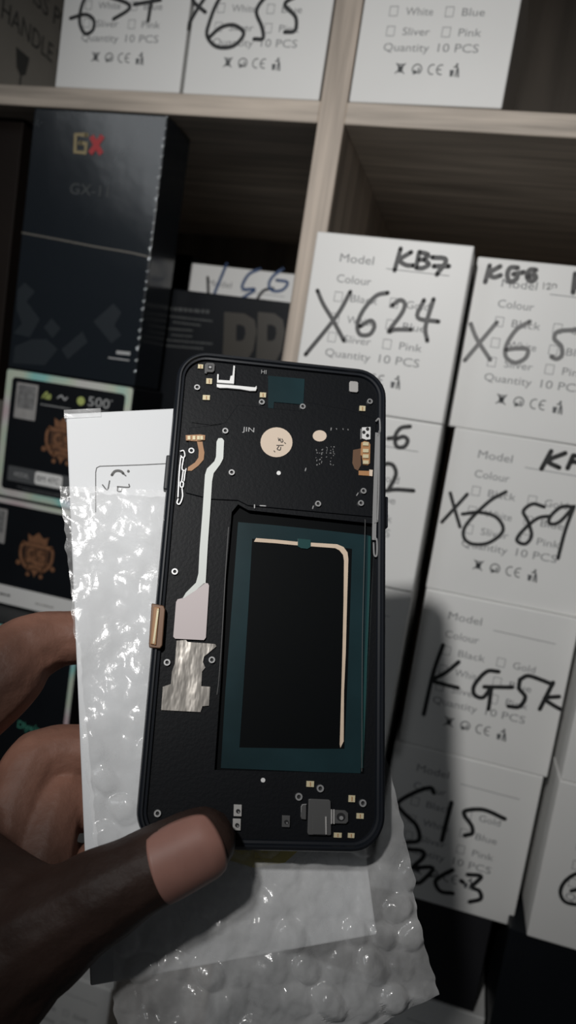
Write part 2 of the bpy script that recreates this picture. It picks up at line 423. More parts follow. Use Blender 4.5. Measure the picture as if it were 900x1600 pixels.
handwrite(b, (560, 640, 2.647), [[(380, 345), (395, 400), (420, 485)], [(450, 350), (400, 405), (345, 465)],
    [(610, 340), (540, 380), (450, 470), (435, 525), (470, 555), (540, 550), (598, 500), (570, 445), (500, 425), (430, 432)],
    [(768, 402), (720, 390), (682, 420), (700, 460), (716, 520), (690, 555), (655, 540), (680, 500), (740, 450), (795, 440)],
    [(890, 402), (840, 402), (795, 440), (790, 470), (830, 465), (892, 400)], [(892, 400), (855, 500), (825, 615)]], 0.0023)
handwrite(b, (560, 640, 2.647), [[(797, 172), (757, 245)], [(855, 180), (785, 212), (830, 240)], [(888, 190), (865, 242)], [(888, 190), (940, 196)], [(878, 215), (920, 218)]], 0.0030)
c = white_box(0.1152, -0.0065, -0.1978 - 2 * STEP, 0.2, 'white carton marked KG5K, third in the middle stack')
handwrite(c, (560, 900, 2.647), [[(350, 285), (310, 400), (270, 572)], [(415, 355), (360, 400), (308, 430), (345, 445), (412, 462)],
    [(580, 395), (530, 395), (480, 450), (480, 490), (515, 502), (548, 462)], [(520, 458), (635, 460)], [(550, 462), (538, 550)],
    [(668, 428), (700, 412), (745, 425), (803, 448)], [(668, 428), (665, 465), (690, 500), (665, 540), (620, 538)],
    [(805, 440), (750, 550)], [(830, 498), (770, 505), (800, 530), (835, 550)]], 0.0027)
d = white_box(0.1132, -0.008, -0.1978 - 3 * STEP, 1.2, 'white carton marked S15 BC.3, lowest in the middle stack beside the bubble wrap')
handwrite(d, (560, 1150, 2.647), [[(312, 235), (298, 214), (240, 230), (165, 275), (185, 315), (240, 370), (250, 430), (195, 440)],
    [(385, 275), (365, 350), (345, 432)], [(605, 342), (520, 305), (445, 308), (440, 330), (468, 370), (470, 402), (440, 410)],
    [(200, 468), (262, 474), (268, 500), (228, 538)], [(225, 545), (308, 545), (262, 600), (238, 608)],
    [(390, 553), (340, 580), (318, 605), (340, 642), (390, 650)], [(425, 598), (433, 604)],
    [(452, 572), (508, 580), (470, 622), (500, 640), (505, 672), (460, 685)]], 0.0029)
# right-hand column
a = white_box(0.2185, -0.023, -0.513 + STEP, 0.6, 'blank-looking white carton at the frame edge, right of the KG5K carton')
b = white_box(0.2178, -0.024, -0.513, 0.6, 'white carton with a cut-off handwritten loop, at the edge above the black box')
handwrite(b, (560, 1150, 2.647), [[(960, 575), (905, 568), (855, 600), (835, 645), (855, 685), (910, 695), (960, 670), (950, 630), (880, 640)]], 0.0024)
# top shelf
a = white_box(0.0097, 0.0006, 0.0002, -1.0, 'white carton without handwriting on the top shelf, right of the divider')
a = white_box(-0.1085, 0.0012, 0.0002, -0.3, 'white carton marked X655 on the top shelf, left of the divider')
handwrite(a, (0, 0, 1.667), [[(485, 75), (520, 15), (560, -40)], [(499, -25), (505, 5), (535, 32)],
    [(610, -40), (570, 0), (545, 60), (540, 95), (565, 122), (608, 120), (635, 88), (610, 66), (575, 72), (545, 98)],
    [(720, -20), (690, -5), (668, 30), (682, 70), (685, 100), (662, 102)], [(800, -20), (770, -8), (742, 12), (770, 45), (768, 80), (742, 84)]], 0.0026)
a = white_box(-0.2088, 0.0012, 0.0002, -0.3, 'white carton marked 654 on the top shelf, beside the dark carton')
handwrite(a, (0, 0, 1.667), [[(228, -20), (212, 20), (208, 60), (222, 88), (242, 78), (244, 52), (222, 38), (184, 48)],
    [(300, -40), (272, -15), (330, 8), (335, 25), (296, 50)], [(350, 12), (418, 0)], [(405, -30), (394, 10), (386, 55)]], 0.0026)
# white box set back in the left compartment
a = white_box(-0.129, 0.101, -0.2005, 0.0, 'white carton with blue handwriting C6, set back behind the black gold-lettered box')
handwrite(a, (200, 360, 2.647), [[(408, 140), (385, 195), (355, 268)], [(545, 160), (500, 182), (474, 225), (480, 244), (525, 245), (465, 285)],
    [(640, 160), (600, 190), (583, 225), (600, 250), (640, 246), (660, 215), (615, 206)]], 0.0025, 'blue')
handwrite(a, (200, 360, 2.647), [[(330, 195), (333, 268)], [(600, 240), (560, 250), (530, 292)]], 0.0025)
board('riser_board', -0.1300, -0.0090, 0.098, DEP, -0.2145, -0.2007, 'woodx')
# lower left compartment
white_box(-0.198, 0.080, -0.7515, 0.0, 'white carton low on the left below the hand, upper of two')
white_box(-0.200, 0.078, -0.7515 - STEP, 0.0, 'white carton at the bottom left corner, lower of two')

# ------------------------------------------------------------------ dark boxes
def dark_box(name, x0, x1, y0, dep, z0, z1, m_, label, bevel=0.001, yaw=0.0, cat='box', group=None):
    o = MB().box(0, x1 - x0, 0, dep, 0, z1 - z0).build(name, m_, None, bevel=bevel)
    o.matrix_world = Matrix.Translation((x0, y0, z0)) @ Matrix.Rotation(RAD(yaw), 4, 'Z')
    return tag(o, label, cat, group)
zg = -0.1978 - 3 * STEP
dark_box('charcoal_box', 0.1085, 0.1985, -0.004, 0.17, -0.5925, zg - 0.0003, 'greybox', 'charcoal grey box under the S15 carton')
dark_box('charcoal_box', 0.0098, 0.106, -0.004, 0.17, -0.5925, zg - 0.0006, 'greybox', 'charcoal grey box behind the bubble wrap, beside the divider')
white_box(0.1085, -0.006, -0.5925 - STEP, 0.0, 'white carton half hidden behind the bottom corner of the bubble wrap')
white_box(0.0098, -0.002, -0.5925 - STEP, 0.0, 'white carton low behind the bubble wrap beside the divider')
dark_box('black_box', 0.2075, 0.316, -0.020, 0.18, -0.7002, -0.5133, 'blackbox', 'tall black box in the bottom right corner of the picture')

# big glossy black box with GX
gx = dark_box('glossy_box', -0.2225, -0.1165, 0.0, 0.042, -0.2035, -0.0150, 'gloss', 'tall glossy black box lettered GX in shrink wrap under the shelf board', yaw=0.0)
F = face_of(gx)
def on(o, e=0.0002): return lambda x, z: (x, -e, z)
def pxpoly(mb, f, pts, to): poly(mb, [f(*p) for p in pts], to)
mb = MB(); to = on(gx, 0.0003)
for P in ([(120, 242), (134, 243), (134, 238), (123, 237), (121, 213), (134, 214), (135, 208), (118, 207), (115, 209), (117, 240)],): pass
def gpoly(V, pts): return [(V[0] + x / V[2], V[1] + y / V[2]) for x, y in pts]
V = (100, 180, 5.294)
for s in ([(188, 165), (98, 160), (92, 305), (178, 312), (184, 235), (135, 232)],):
    stroke(mb, [F(*p) for p in gpoly(V, s)], 0.0030, to, smooth=False)
mb.build('gold_letter_g', 'gold', gx)
mb = MB()
for s, ee in (([(228, 175), (310, 322)], 0.0003), ([(322, 172), (218, 318)], 0.00036)):
    stroke(mb, [F(*p) for p in gpoly(V, s)], 0.0040, on(gx, ee), smooth=False, cap=False)
mb.build('red_letter_x', 'red', gx)
mb = MB(); p0 = F(*gpoly(V, [(48, 650)])[0]); p1 = F(*gpoly(V, [(365, 668)])[0])
put_text(mb, 'GX-11', p0[0], p0[1], p1[0] - p0[0], 0.0075, to)
mb.build('model_lettering', 'dim', gx)
V3 = (0, 160, 3.214)
mb = MB()
for s in ([(125, 905), (175, 950), (135, 1000), (200, 1090), (150, 1180), (70, 1160), (110, 1110), (85, 1040), (90, 940)], [(260, 1085), (305, 1135), (265, 1185), (220, 1130)],
          [(235, 1190), (290, 1240), (225, 1320), (65, 1310), (75, 1225), (160, 1190)], [(415, 1150), (440, 1205), (340, 1290), (310, 1240)],
          [(570, 1010), (610, 1055), (575, 1120), (610, 1170), (560, 1210), (470, 1100)]):
    pxpoly(mb, F, gpoly(V3, s), on(gx, 0.00015))
mb.build('slate_pattern', 'patch', gx)
mb = MB(); stroke(mb, [F(*p) for p in gpoly(V3, [(112, 655), (300, 690), (480, 725), (640, 752), (745, 775)])], 0.0011, on(gx, 0.0004))
mb.build('tear_strip', 'seam', gx)
mb = MB()
for s in ([(585, 1255), (655, 1262)],): stroke(mb, [F(*p) for p in gpoly(V3, s)], 0.0024, to, False, cap=False)
for s in ([(545, 1282), (650, 1296)],): stroke(mb, [F(*p) for p in gpoly(V3, s)], 0.0009, to, False, cap=False)
mb.build('small_print', 'pale', gx)
mb = MB(); w_, h_ = 0.106, 0.1885       # crinkled shrink-wrap seam down the right edge and at the top corner
for k in range(26):
    z = h_ - 0.001 - k * h_ / 27 - random.random() * 0.003; r = 0.0005 + 0.0010 * random.random() ** 2
    mb.add([(w_ - 0.0006, -0.0004, z), (w_ + 0.0004, -0.0002 - r, z + r * 2), (w_ + 0.0003, 0.0006, z + r * 4), (w_ - 0.0012 - r, -0.0005, z + r * 2)], [(0, 1, 2, 3)])
for k in range(4):
    x, z = 0.002 + 0.006 * random.random(), h_ - 0.004 - 0.012 * random.random()
    mb.add([(x, -0.0004, z), (x + 0.0013, -0.0009, z + 0.0002), (x + 0.0006, -0.0004, z + 0.0012)], [(0, 1, 2)])
mb.build('shrink_wrap_seam', 'sparkle', gx)

# battery boxes with foil border
def crest(o, cx, cz, s, parent_to, pale=True):
    mb = MB(); md = MB()
    P = lambda pts: [(cx + x * s, cz + y * s) for x, y in pts]
    e = parent_to
    poly(mb, P([(-0.62, 0.75), (-0.70, 1.25), (-0.35, 1.10), (0, 1.42), (0.35, 1.10), (0.70, 1.25), (0.62, 0.75)]), e(0.0003))
    poly(mb, P([(-0.95, 0.72), (0.95, 0.72), (0.95, 0.50), (-0.95, 0.50)]), e(0.00031))
    for sg in (-1, 1):
        stroke(mb, P([(sg * 0.95, 0.66), (sg * 1.08, 0.3), (sg * 1.05, -0.2), (sg * 0.85, -0.6), (sg * 0.5, -0.9)]), 0.20 * s, e(0.00032))
        poly(mb, P(disc(sg * 1.18, -0.62, 0.16, n=10)), e(0.00033)); poly(mb, P(disc(sg * 0.45, -1.22, 0.14, n=10)), e(0.00033))
    poly(md, P([(-0.85, 0.5), (0.85, 0.5), (0.82, -0.35), (0.45, -0.95), (0, -1.15), (-0.45, -0.95), (-0.82, -0.35)]), e(0.00025))
    stroke(mb, P([(-0.10, 0.30), (-0.42, 0.32), (-0.55, 0.05), (-0.40, -0.2), (-0.12, -0.15), (-0.14, 0.05)]), 0.17 * s, e(0.00035))
    stroke(mb, P([(0.50, 0.28), (0.18, 0.25), (0.16, 0.05), (0.48, 0.02), (0.46, -0.2), (0.12, -0.2)]), 0.17 * s, e(0.00035))
    stroke(mb, P([(-0.75, -0.42), (-0.3, -0.32), (0.1, -0.48), (0.7, -0.38)]), 0.22 * s, e(0.00034))
    stroke(mb, P([(-0.55, -0.78), (0.0, -0.70), (0.55, -0.78)]), 0.20 * s, e(0.00034))
    poly(mb, P([(-0.22, -0.9), (0.22, -0.9), (0, -1.35)]), e(0.00036))
    md.build('crest_ground', 'crestdk', o); mb.build('copper_crest', 'crest', o)
def dashes(mb, x0, x1, y, h, to, rnd):
    x = x0
    while x < x1:
        w = rnd.uniform(0.6, 1.6) * h
        poly(mb, [(x, y), (min(x + w, x1), y), (min(x + w, x1), y + h * rnd.uniform(0.75, 1.0)), (x, y + h * 0.9)], to)
        x += w + h * rnd.uniform(0.2, 0.5)

def battery_box(x0, x1, y0, dep, z0, z1, label, band=0.0, border=0.006, yaw=0, sx=0.0105):
    o = dark_box('battery_box', x0, x1, y0, dep, z0, z1, 'blackbox', label, bevel=0.0012, yaw=yaw, group='black battery boxes with foil borders')
    W, H = x1 - x0, z1 - z0
    mb = MB(); out = rrect(0.0008, 0.0008, W - 0.0008, H - 0.0008, 0.002); inn = rrect(border, border + band * 0, W - border, H - border, 0.003)
    annulus(mb, out, inn, on(o, 0.0002)); mb.build('foil_border', 'foil', o)
    e = lambda k: on(o, k)
    mb = MB(); poly(mb, rrect(sx, H - 0.0365, sx + 0.0185, H - 0.0095, 0.0008), on(o, 0.0003)); st = mb.build('security_sticker', 'sticker', o)
    mb = MB(); poly(mb, rrect(sx + 0.0015, H - 0.0285, sx + 0.0165, H - 0.0110, 0.0008), on(o, 0.0004)); mb.build('sticker_pattern', 'stickerart', st)
    return o, W, H, e
rnd = random.Random(3)
o, W, H, e = battery_box(-0.2225, -0.1155, -0.001, 0.10, -0.3018, -0.2040, 'black foil-bordered battery box printed 500, directly under the GX box')
crest(o, 0.0545, H * 0.51, 0.0130, e)
mb = MB(); put_text(mb, '500', 0.0715, H - 0.0185, 0.0175, 0.0068, on(o, 0.0003)); put_text(mb, '+', 0.0895, H - 0.0135, 0.0020, 0.0022, on(o, 0.0003))
put_text(mb, 'MODEL', 0.0165, 0.0170, 0.0130, 0.0035, on(o, 0.0005))
dashes(mb, 0.0715, 0.0895, H - 0.0215, 0.0008, on(o, 0.0003), rnd); dashes(mb, 0.0325, 0.0580, H - 0.0235, 0.0008, on(o, 0.0003), rnd)
stroke(mb, [(0.046, H - 0.0165), (0.049, H - 0.0145), (0.052, H - 0.0170), (0.054, H - 0.0150)], 0.0012, on(o, 0.0003))
mb.build('pale_lettering', 'pale', o)
mb = MB(); stroke(mb, [(0.033, H - 0.018), (0.0365, H - 0.0135), (0.037, H - 0.0175), (0.0395, H - 0.0150), (0.0395, H - 0.018), (0.035, H - 0.0178)], 0.0012, on(o, 0.0003))
mb.build('yellow_scribble', 'lime', o)
mb = MB(); poly(mb, disc(0.0655, H - 0.0160, 0.0032), on(o, 0.0003)); mb.build('round_emblem', 'lime', o)
mb = MB(); poly(mb, rrect(0.0105, 0.0130, 0.0650, 0.0245, 0.001), on(o, 0.0003)); dashes(mb, 0.0200, 0.0600, 0.0090, 0.0010, on(o, 0.0003), rnd); dashes(mb, 0.0250, 0.0600, 0.0075, 0.0009, on(o, 0.0003), rnd); mb.build('model_panel', 'labelgrey', o)
mb = MB(); poly(mb, rrect(0.0345, 0.0140, 0.0580, 0.0238, 0.002), on(o, 0.0006)); mb.build('white_model_label', 'carton', o)
mb = MB(); put_text(mb, 'BM 47C', 0.0365, 0.0170, 0.0190, 0.0040, on(o, 0.0008)); mb.build('model_code', 'icon', o)
o, W, H, e = battery_box(-0.2680, -0.1310, -0.001, 0.10, -0.3865, -0.3023, 'black foil-bordered battery box with copper crest and white lower band, second down', border=0.0048, sx=0.0410)
crest(o, 0.0885, H * 0.52, 0.0128, e)
mb = MB(); poly(mb, [(0.0005, 0.0010), (W - 0.0005, 0.0010), (W - 0.0005, 0.0155), (0.0005, 0.0155)], on(o, 0.0005)); bd = mb.build('white_band', 'carton', o)
mb = MB()
p = 0.0605; dashes(mb, p, p + 0.010, 0.0070, 0.0020, on(o, 0.0007), rnd); mb.build('band_print', 'inkdk', bd)
mb = MB(); dashes(mb, 0.0925, 0.1085, 0.0060, 0.0015, on(o, 0.0007), rnd); mb.build('faint_band_print', 'sticker', bd)
o, W, H, e = battery_box(-0.2200, -0.1135, -0.040, 0.12, -0.5158, -0.3870, 'black foil-bordered battery box jutting forward, seen past the index finger', border=0.0045)
mb = MB(); put_text(mb, 'Dlyx/e', 0.0655, 0.0545, 0.0180, 0.0055, on(o, 0.0004)); mb.build('mint_lettering', 'mint', o)
# left neighbours
o = dark_box('small_carton', -0.3000, -0.2290, 0.012, 0.10, -0.3018, -0.2755, 'carton', 'small white carton at the left edge beside the 500 battery box')
mb = MB(); put_text(mb, 'A', 0.0575, 0.0075, 0.0075, 0.0085, on(o, 0.0003)); mb.build('printed_letter', 'icon', o)
dark_box('brown_carton', -0.3000, -0.2330, 0.02, 0.10, -0.2752, -0.2300, 'browncard', 'dim brown carton at the left edge on top of the small white carton')

dark_box('brown_box', -0.3000, -0.2480, 0.024, 0.10, -0.2297, -0.0150, 'brownbox', 'dark brown box at the left edge beside the GX box')
dark_box('black_box', -0.2100, -0.1310, 0.108, 0.12, -0.5158, -0.0850, 'blackbox', 'dark box deep in the gap right of the GX box, left of the blue-marked carton')
# black box with gold letters (set back)
db = dark_box('black_box', -0.1275, -0.0110, 0.050, 0.045, -0.2550, -0.1235, 'blackbox', 'black box with gold block letters and pale print, before the blue-marked carton')
F = face_of(db); V = (240, 430, 3.75)
mb = MB(); T = on(db, 0.0003)
def pxdash(mb, f, V, x0, y0, x1, y1, h, to, rnd):
    a = f(*gpoly(V, [(x0, y0)])[0]); b = f(*gpoly(V, [(x1, y1)])[0]); x = a[0]
    while x < b[0]:
        w = rnd.uniform(0.7, 1.7) * h; q = a[1] + (b[1] - a[1]) * (x - a[0]) / (b[0] - a[0])
        poly(mb, [(x, q), (min(x + w, b[0]), q), (min(x + w, b[0]), q + h * rnd.uniform(.75, 1)), (x, q + h * .9)], to); x += w + h * rnd.uniform(.2, .45)
pxdash(mb, F, V, 88, 205, 325, 225, 0.0030, T, rnd)
for a_, b_, c_, d_ in ((85, 245, 345, 275), (115, 280, 275, 300), (80, 318, 230, 330), (105, 355, 228, 365), (78, 385, 345, 408), (72, 418, 290, 436)):
    pxdash(mb, F, V, a_, b_, c_, d_, 0.0016, T, rnd)
mb.build('pale_lettering', 'dim', db)
mb = MB()
for x0, x1 in ((415, 605), (612, 770)):
    for k in (0,):
        out = [F(*q) for q in gpoly(V, [(x0, 215), (x0 + (x1 - x0) * .62, 225), (x1 - 12, 262), (x1, 330), (x1 - 20, 440), (x0 + (x1 - x0) * .5, 560), (x0 - 15, 560), (x0 - 5, 380)])]
        cx = (x0 + x1) / 2 + 5
        inn = [F(*q) for q in gpoly(V, [(cx - 28, 290), (cx, 292), (cx + 20, 305), (cx + 24, 340), (cx + 15, 375), (cx, 385), (cx - 30, 385), (cx - 30, 335)])]
        annulus(mb, out, inn, T)
mb.build('gold_block_letters', 'dgold', db)
dark_box('black_box', -0.1275, -0.0110, 0.050, 0.045, -0.5158, -0.2553, 'blackbox', 'plain black box under the gold-lettered box, behind the top of the phone frame')

# dark carton with handle-with-care print, seen along its side
o = MB().box(-0.085, 0, 0, 0.22, 0, 0.20).build('dark_carton', 'kraft', None, bevel=0.001)
o.location = (-0.272, 0.0, 0.0002); tag(o, 'dim cardboard carton printed GLASS PRODUCT HANDLE, left end of the top shelf', 'box')
mb = MB(); ts = lambda y, z: (0.0002, y, z)
put_text(mb, 'HANDLE WITH CARE', 0.0175, 0.0545, 0.170, 0.0140, ts); put_text(mb, 'GLASS PRODUCT', 0.0175, 0.0845, 0.160, 0.0140, ts)
mb.build('printed_lettering', 'inkdk', o)
mb = MB(); DY = 0.009
mb.add([ts(0.029 + DY, 0.044), ts(0.047 + DY, 0.044), ts(0.044 + DY, 0.030), ts(0.038 + DY, 0.026), ts(0.032 + DY, 0.030)], [(0, 1, 2, 3, 4)])
mb.add([ts(0.0372 + DY, 0.026), ts(0.0392 + DY, 0.026), ts(0.0392 + DY, 0.008), ts(0.0372 + DY, 0.008)], [(0, 1, 2, 3)])
mb.add([ts(0.032 + DY, 0.0085), ts(0.045 + DY, 0.0085), ts(0.045 + DY, 0.0060), ts(0.032 + DY, 0.0060)], [(0, 1, 2, 3)])
mb.build('glass_symbol', 'inkdk', o)
mb = MB(); mb.add([ts(*p) for p in disc(0.068, 0.010, 0.008)], [tuple(range(24))]); mb.build('round_mark', 'inkdk', o)

# ------------------------------------------------------------------ the phone mid frame
phone = tag(empty('phone_housing', PM), 'black phone mid frame with screws and flex cables, held up in the hand', 'phone part')
PWD, PHT, RC = 0.0738, 0.1582, 0.0105
TH = 0.0075
hw, hh = PWD / 2, PHT / 2
def prr(inset, r): return rrect(-hw + inset, -hh + inset, hw - inset, hh - inset, r, 10)
# outer shell as a loft: back edge -> outer bulge -> rim -> inner lip
mb = MB()
secs = [(0.0022, -TH), (0.0006, -TH + 0.0012), (0.0, -TH + 0.003), (0.0, -0.0022), (0.0004, -0.0008), (0.0012, -0.0001), (0.0017, -0.0001), (0.0021, -0.0009), (0.0028, -0.0010), (0.0031, -0.0022)]
n = None; vs = []
for ins, w in secs:
    p = prr(ins, max(0.004, RC - ins)); n = len(p); vs += [(a, b, w) for a, b in p]
fs = [tuple(range(n))[::-1]]
for k in range(len(secs) - 1):
    for i in range(n):
        j = (i + 1) % n; fs.append((k * n + i, k * n + j, (k + 1) * n + j, (k + 1) * n + i))
mb.add(vs, fs); mb.build('frame', 'alu', phone)
FL = -0.0021
# mid plate with battery well
wellpx = [(362, 800), (372, 788), (388, 797), (583, 818), (585, 840), (569, 1209), (335, 1203), (345, 1060), (353, 900)]
well = [ph(*p, FL) for p in wellpx]
me = bpy.data.meshes.new('mid_plate'); bm = bmesh.new()
ov = [bm.verts.new((a, b, FL)) for a, b in prr(0.0029, 0.0078)]
iv = [bm.verts.new((p.x, p.y, FL)) for p in well]
oe = [bm.edges.new((ov[i], ov[(i + 1) % len(ov)])) for i in range(len(ov))]
ie = [bm.edges.new((iv[i], iv[(i + 1) % len(iv)])) for i in range(len(iv))]
bmesh.ops.triangle_fill(bm, edges=oe + ie, use_beauty=True, use_dissolve=False)
bmesh.ops.recalc_face_normals(bm, faces=bm.faces)
lv = [bm.verts.new((p.x, p.y, FL - 0.0022)) for p in well]
for i in range(len(iv)): bm.faces.new((iv[i], iv[(i + 1) % len(iv)], lv[(i + 1) % len(iv)], lv[i]))
bm.to_mesh(me); bm.free(); me.materials.append(M['plate'])
plate = bpy.data.objects.new('mid_plate', me); COL.objects.link(plate); plate.parent = phone
BF = FL - 0.0022
def pl(name, px, w0, w1, m_, parent=phone, bevel=0.0, base=None):
    """raised plate: an outline measured on the photo, w0..w1 thick, lying on the frame"""
    return MB().prism([tuple(ph(a, b, base if base is not None else w1)[:2]) for a, b in px], w0, w1).build(name, m_, parent, bevel=bevel, seg=2)
MB().prism([tuple(p[:2]) for p in well], BF - 0.0006, BF).build('battery_well', 'well', phone)
def zz(V, pts): return gpoly(V, pts)
# upper board region: a faintly raised step with the speaker recesses
pl('upper_step', [(296, 668), (340, 664), (352, 660), (372, 632), (470, 642), (480, 628), (545, 640), (588, 655), (585, 808), (388, 790), (372, 782), (330, 780), (290, 770)], FL, FL + 0.0005, 'plate', bevel=0.0002)
pl('earpiece_recess', [(302, 640), (312, 632), (345, 636), (366, 642), (360, 660), (330, 664), (300, 660)], FL, FL + 0.0003, 'plate')
# teal film ring in the well
V4 = (320, 780, 3.0)
o_ = [ph(*p, BF) for p in [(372, 816), (420, 820), (500, 828), (578, 837), (574, 950), (570, 1080), (563, 1208), (490, 1206), (420, 1203), (345, 1200), (352, 1080), (362, 950)]]
i_ = [ph(*p, BF) for p in [(394, 842), (430, 845), (490, 850), (550, 858), (547, 950), (543, 1060), (538, 1170), (490, 1170), (430, 1169), (374, 1168), (380, 1080), (388, 950)]]
MB().ring([p[:2] for p in o_], [p[:2] for p in i_], BF, BF + 0.0002).build('battery_film', 'film', phone)
mbs = MB()
stroke(mbs, [tuple(ph(*p, BF)[:2]) for p in [(577, 838), (575, 930), (571, 1040), (566, 1200)]], 0.0009, lambda x, y: (x, y, BF + 0.0004), cap=False)
mbs.build('film_edge', 'film2', phone)
strip = zz(V4, [(230, 200), (240, 183), (330, 190), (430, 200), (620, 212), (650, 225), (668, 250), (672, 280), (664, 560), (660, 720), (652, 900), (650, 1135), (635, 1165), (632, 1150), (640, 880), (645, 700), (650, 480), (652, 290), (648, 262), (630, 240), (610, 230), (420, 216), (330, 207)])
pl('beige_strip', strip, BF, BF + 0.00025, 'beige', base=BF)
pl('pull_tab', [(465, 842), (485, 844), (485, 855), (480, 858), (470, 857), (465, 854)], BF + 0.0002, BF + 0.0005, 'film2', base=BF)
# top shield film
pl('shield_film', [(419, 587), (476, 592), (474, 632), (428, 628), (426, 656), (419, 655)], FL, FL + 0.0003, 'film')
# pads and cables
V5 = (260, 530, 2.5); V6 = (200, 640, 3.2); V7 = (270, 550, 5.294); V8 = (430, 1200, 4.737); V9 = (360, 640, 3.4615)
UP = FL + 0.0005
def circ(px, py, rx, ry, n=28): return [(px + rx * math.cos(2 * math.pi * k / n), py + ry * math.sin(2 * math.pi * k / n)) for k in range(n)]
rp = pl('round_pad', circ(432, 691, 25, 23.3), UP, UP + 0.0002, 'cream')
mk = MB()
for s in ([(258, 155), (262, 170), (268, 158)], [(270, 165), (275, 178), (284, 172), (278, 160)], [(250, 195), (285, 195)], [(262, 200), (252, 215), (268, 220), (272, 205)], [(292, 180), (298, 185)], [(235, 225), (240, 230)]):
    stroke(mk, [tuple(ph(*p, UP)[:2]) for p in zz(V9, s)], 0.00028, lambda x, y: (x, y, UP + 0.0003))
mk.build('ink_marks', 'hole', rp)
pl('small_round_pad', circ(499.5, 681, 10.8, 8.8), UP, UP + 0.0002, 'cream')
pl('white_dot', circ(435.5, 739, 3.3, 3.3, 12), UP, UP + 0.0003, 'bright')
pl('white_dot', circ(411, 1219, 3.6, 3.6, 12), FL, FL + 0.0003, 'bright')
pl('flex_cable', zz(V6, [(443, 160), (452, 143), (470, 142), (480, 155), (476, 245), (460, 275), (428, 318), (420, 360), (410, 520), (400, 660), (388, 868), (330, 910), (270, 948), (290, 915), (340, 865), (352, 820), (358, 700), (372, 520), (385, 325), (395, 295), (432, 258), (440, 235)]), FL + 0.0001, UP + 0.0004, 'cable')
pl('cable_pad', zz(V6, [(240, 962), (248, 948), (280, 940), (330, 910), (378, 866), (400, 868), (406, 880), (390, 1140), (380, 1153), (236, 1146), (226, 1136)]), FL + 0.0002, FL + 0.0009, 'pink', bevel=0.0001)
pl('foil_patch', zz(V6, [(243, 1155), (290, 1152), (298, 1162), (436, 1172), (442, 1184), (380, 1235), (374, 1262), (386, 1290), (370, 1310), (366, 1383), (411, 1386), (404, 1480), (372, 1483), (362, 1512), (166, 1502), (174, 1386), (214, 1372), (220, 1310), (234, 1270)]), FL + 0.0001, FL + 0.0005, 'foilm')
# copper flex at the left
cf = pl('copper_flex', zz(V6, [(345, 160), (372, 160), (376, 185), (382, 215), (378, 250), (352, 280), (318, 306), (298, 305), (300, 288), (335, 264), (352, 240), (354, 205)]), UP - 0.0002, UP + 0.0003, 'copper')
pl('copper_flex_head', zz(V6, [(288, 128), (360, 124), (386, 128), (384, 152), (340, 158), (290, 154)]), UP - 0.0002, UP + 0.0005, 'copper')
for a_ in (305, 330, 352, 368): pl('contact_pad', zz(V6, [(a_ - 7, 131), (a_ + 7, 131), (a_ + 7, 150), (a_ - 7, 150)]), UP + 0.0004, UP + 0.0008, 'pad', cf)
# bronze connector hanging outside the left edge
br = MB().prism([tuple(ph(a, b, 0.0006)[:2]) for a, b in zz(V6, [(118, 968), (180, 980), (186, 1000), (172, 1180), (160, 1195), (106, 1190), (104, 1170)])], -0.0012, 0.0008).build('edge_connector', 'bronze', phone, bevel=0.0003)
pl('connector_shell', zz(V6, [(130, 985), (158, 988), (140, 1178), (112, 1172)]), 0.0008, 0.0014, 'copper', br, bevel=0.0002)
sl = MB()
stroke(sl, [tuple(ph(*p, 0.0015)[:2]) for p in zz(V6, [(150, 1000), (128, 1165)])], 0.0006, lambda x, y: (x, y, 0.0016), False)
sl.build('connector_slot', 'pad', br)
# spring clips, ring bosses
mbs = MB()
for s in ([(262, 212), (278, 210), (284, 235), (274, 245), (264, 235)], [(278, 245), (270, 300), (285, 310)], [(264, 240), (256, 320), (250, 440)], [(276, 310), (268, 365)], [(262, 365), (276, 368), (274, 390), (262, 388), (262, 365)], [(270, 395), (272, 440), (258, 475), (245, 470), (250, 450)], [(290, 300), (285, 320), (280, 360)]):
    stroke(mbs, [tuple(ph(*p, FL)[:2]) for p in zz(V6, s)], 0.00038, lambda x, y: (x, y, FL + 0.0009))
mbs.build('spring_clip', 'silver', phone)
mbs = MB()
stroke(mbs, [tuple(ph(*p, FL)[:2]) for p in [(588, 678), (586, 740), (584, 800), (583, 845)]], 0.0014, lambda x, y: (x, y, FL + 0.0012), cap=False)
for s in ([(586, 660), (591, 657), (592, 676), (588, 682)], [(591, 676), (590, 760), (588, 815)], [(583, 843), (587, 845), (587, 868), (583, 868), (582, 850)], [(588, 816), (583, 818)]):
    stroke(mbs, [tuple(ph(*p, FL)[:2]) for p in s], 0.00055, lambda x, y: (x, y, FL + 0.0014))
mbs.build('button_spring', 'silver', phone)
def boss(px, py, r=5.4, base=FL, dark=False):
    p = ph(px, py, base + 0.0007); k = 20; R1 = r * 0.000185
    o = MB().ring([(p.x + R1 * math.cos(6.2832 * i / k), p.y + R1 * math.sin(6.2832 * i / k)) for i in range(k)], [(p.x + R1 * .56 * math.cos(6.2832 * i / k), p.y + R1 * .56 * math.sin(6.2832 * i / k)) for i in range(k)], base, base + 0.0008).build('screw_boss', 'silver', phone)
    MB().prism([(p.x + R1 * .55 * math.cos(6.2832 * i / k), p.y + R1 * .55 * math.sin(6.2832 * i / k)) for i in range(k)], base, base + 0.00015).build('screw_hole', 'hole', o)
    return o
for p in [(308, 605), (409, 628), (473, 635), (578, 627), (299, 704), (273, 893), (261, 1035), (331, 1031), (246, 1271)]: boss(*p)
for p in [(352, 673), (362, 738), (568, 767), (564, 786), (497, 787)]: boss(*p, base=UP)
for p in [(467, 1245), (500.5, 1232), (567, 1255)]: boss(*p, r=5.8)
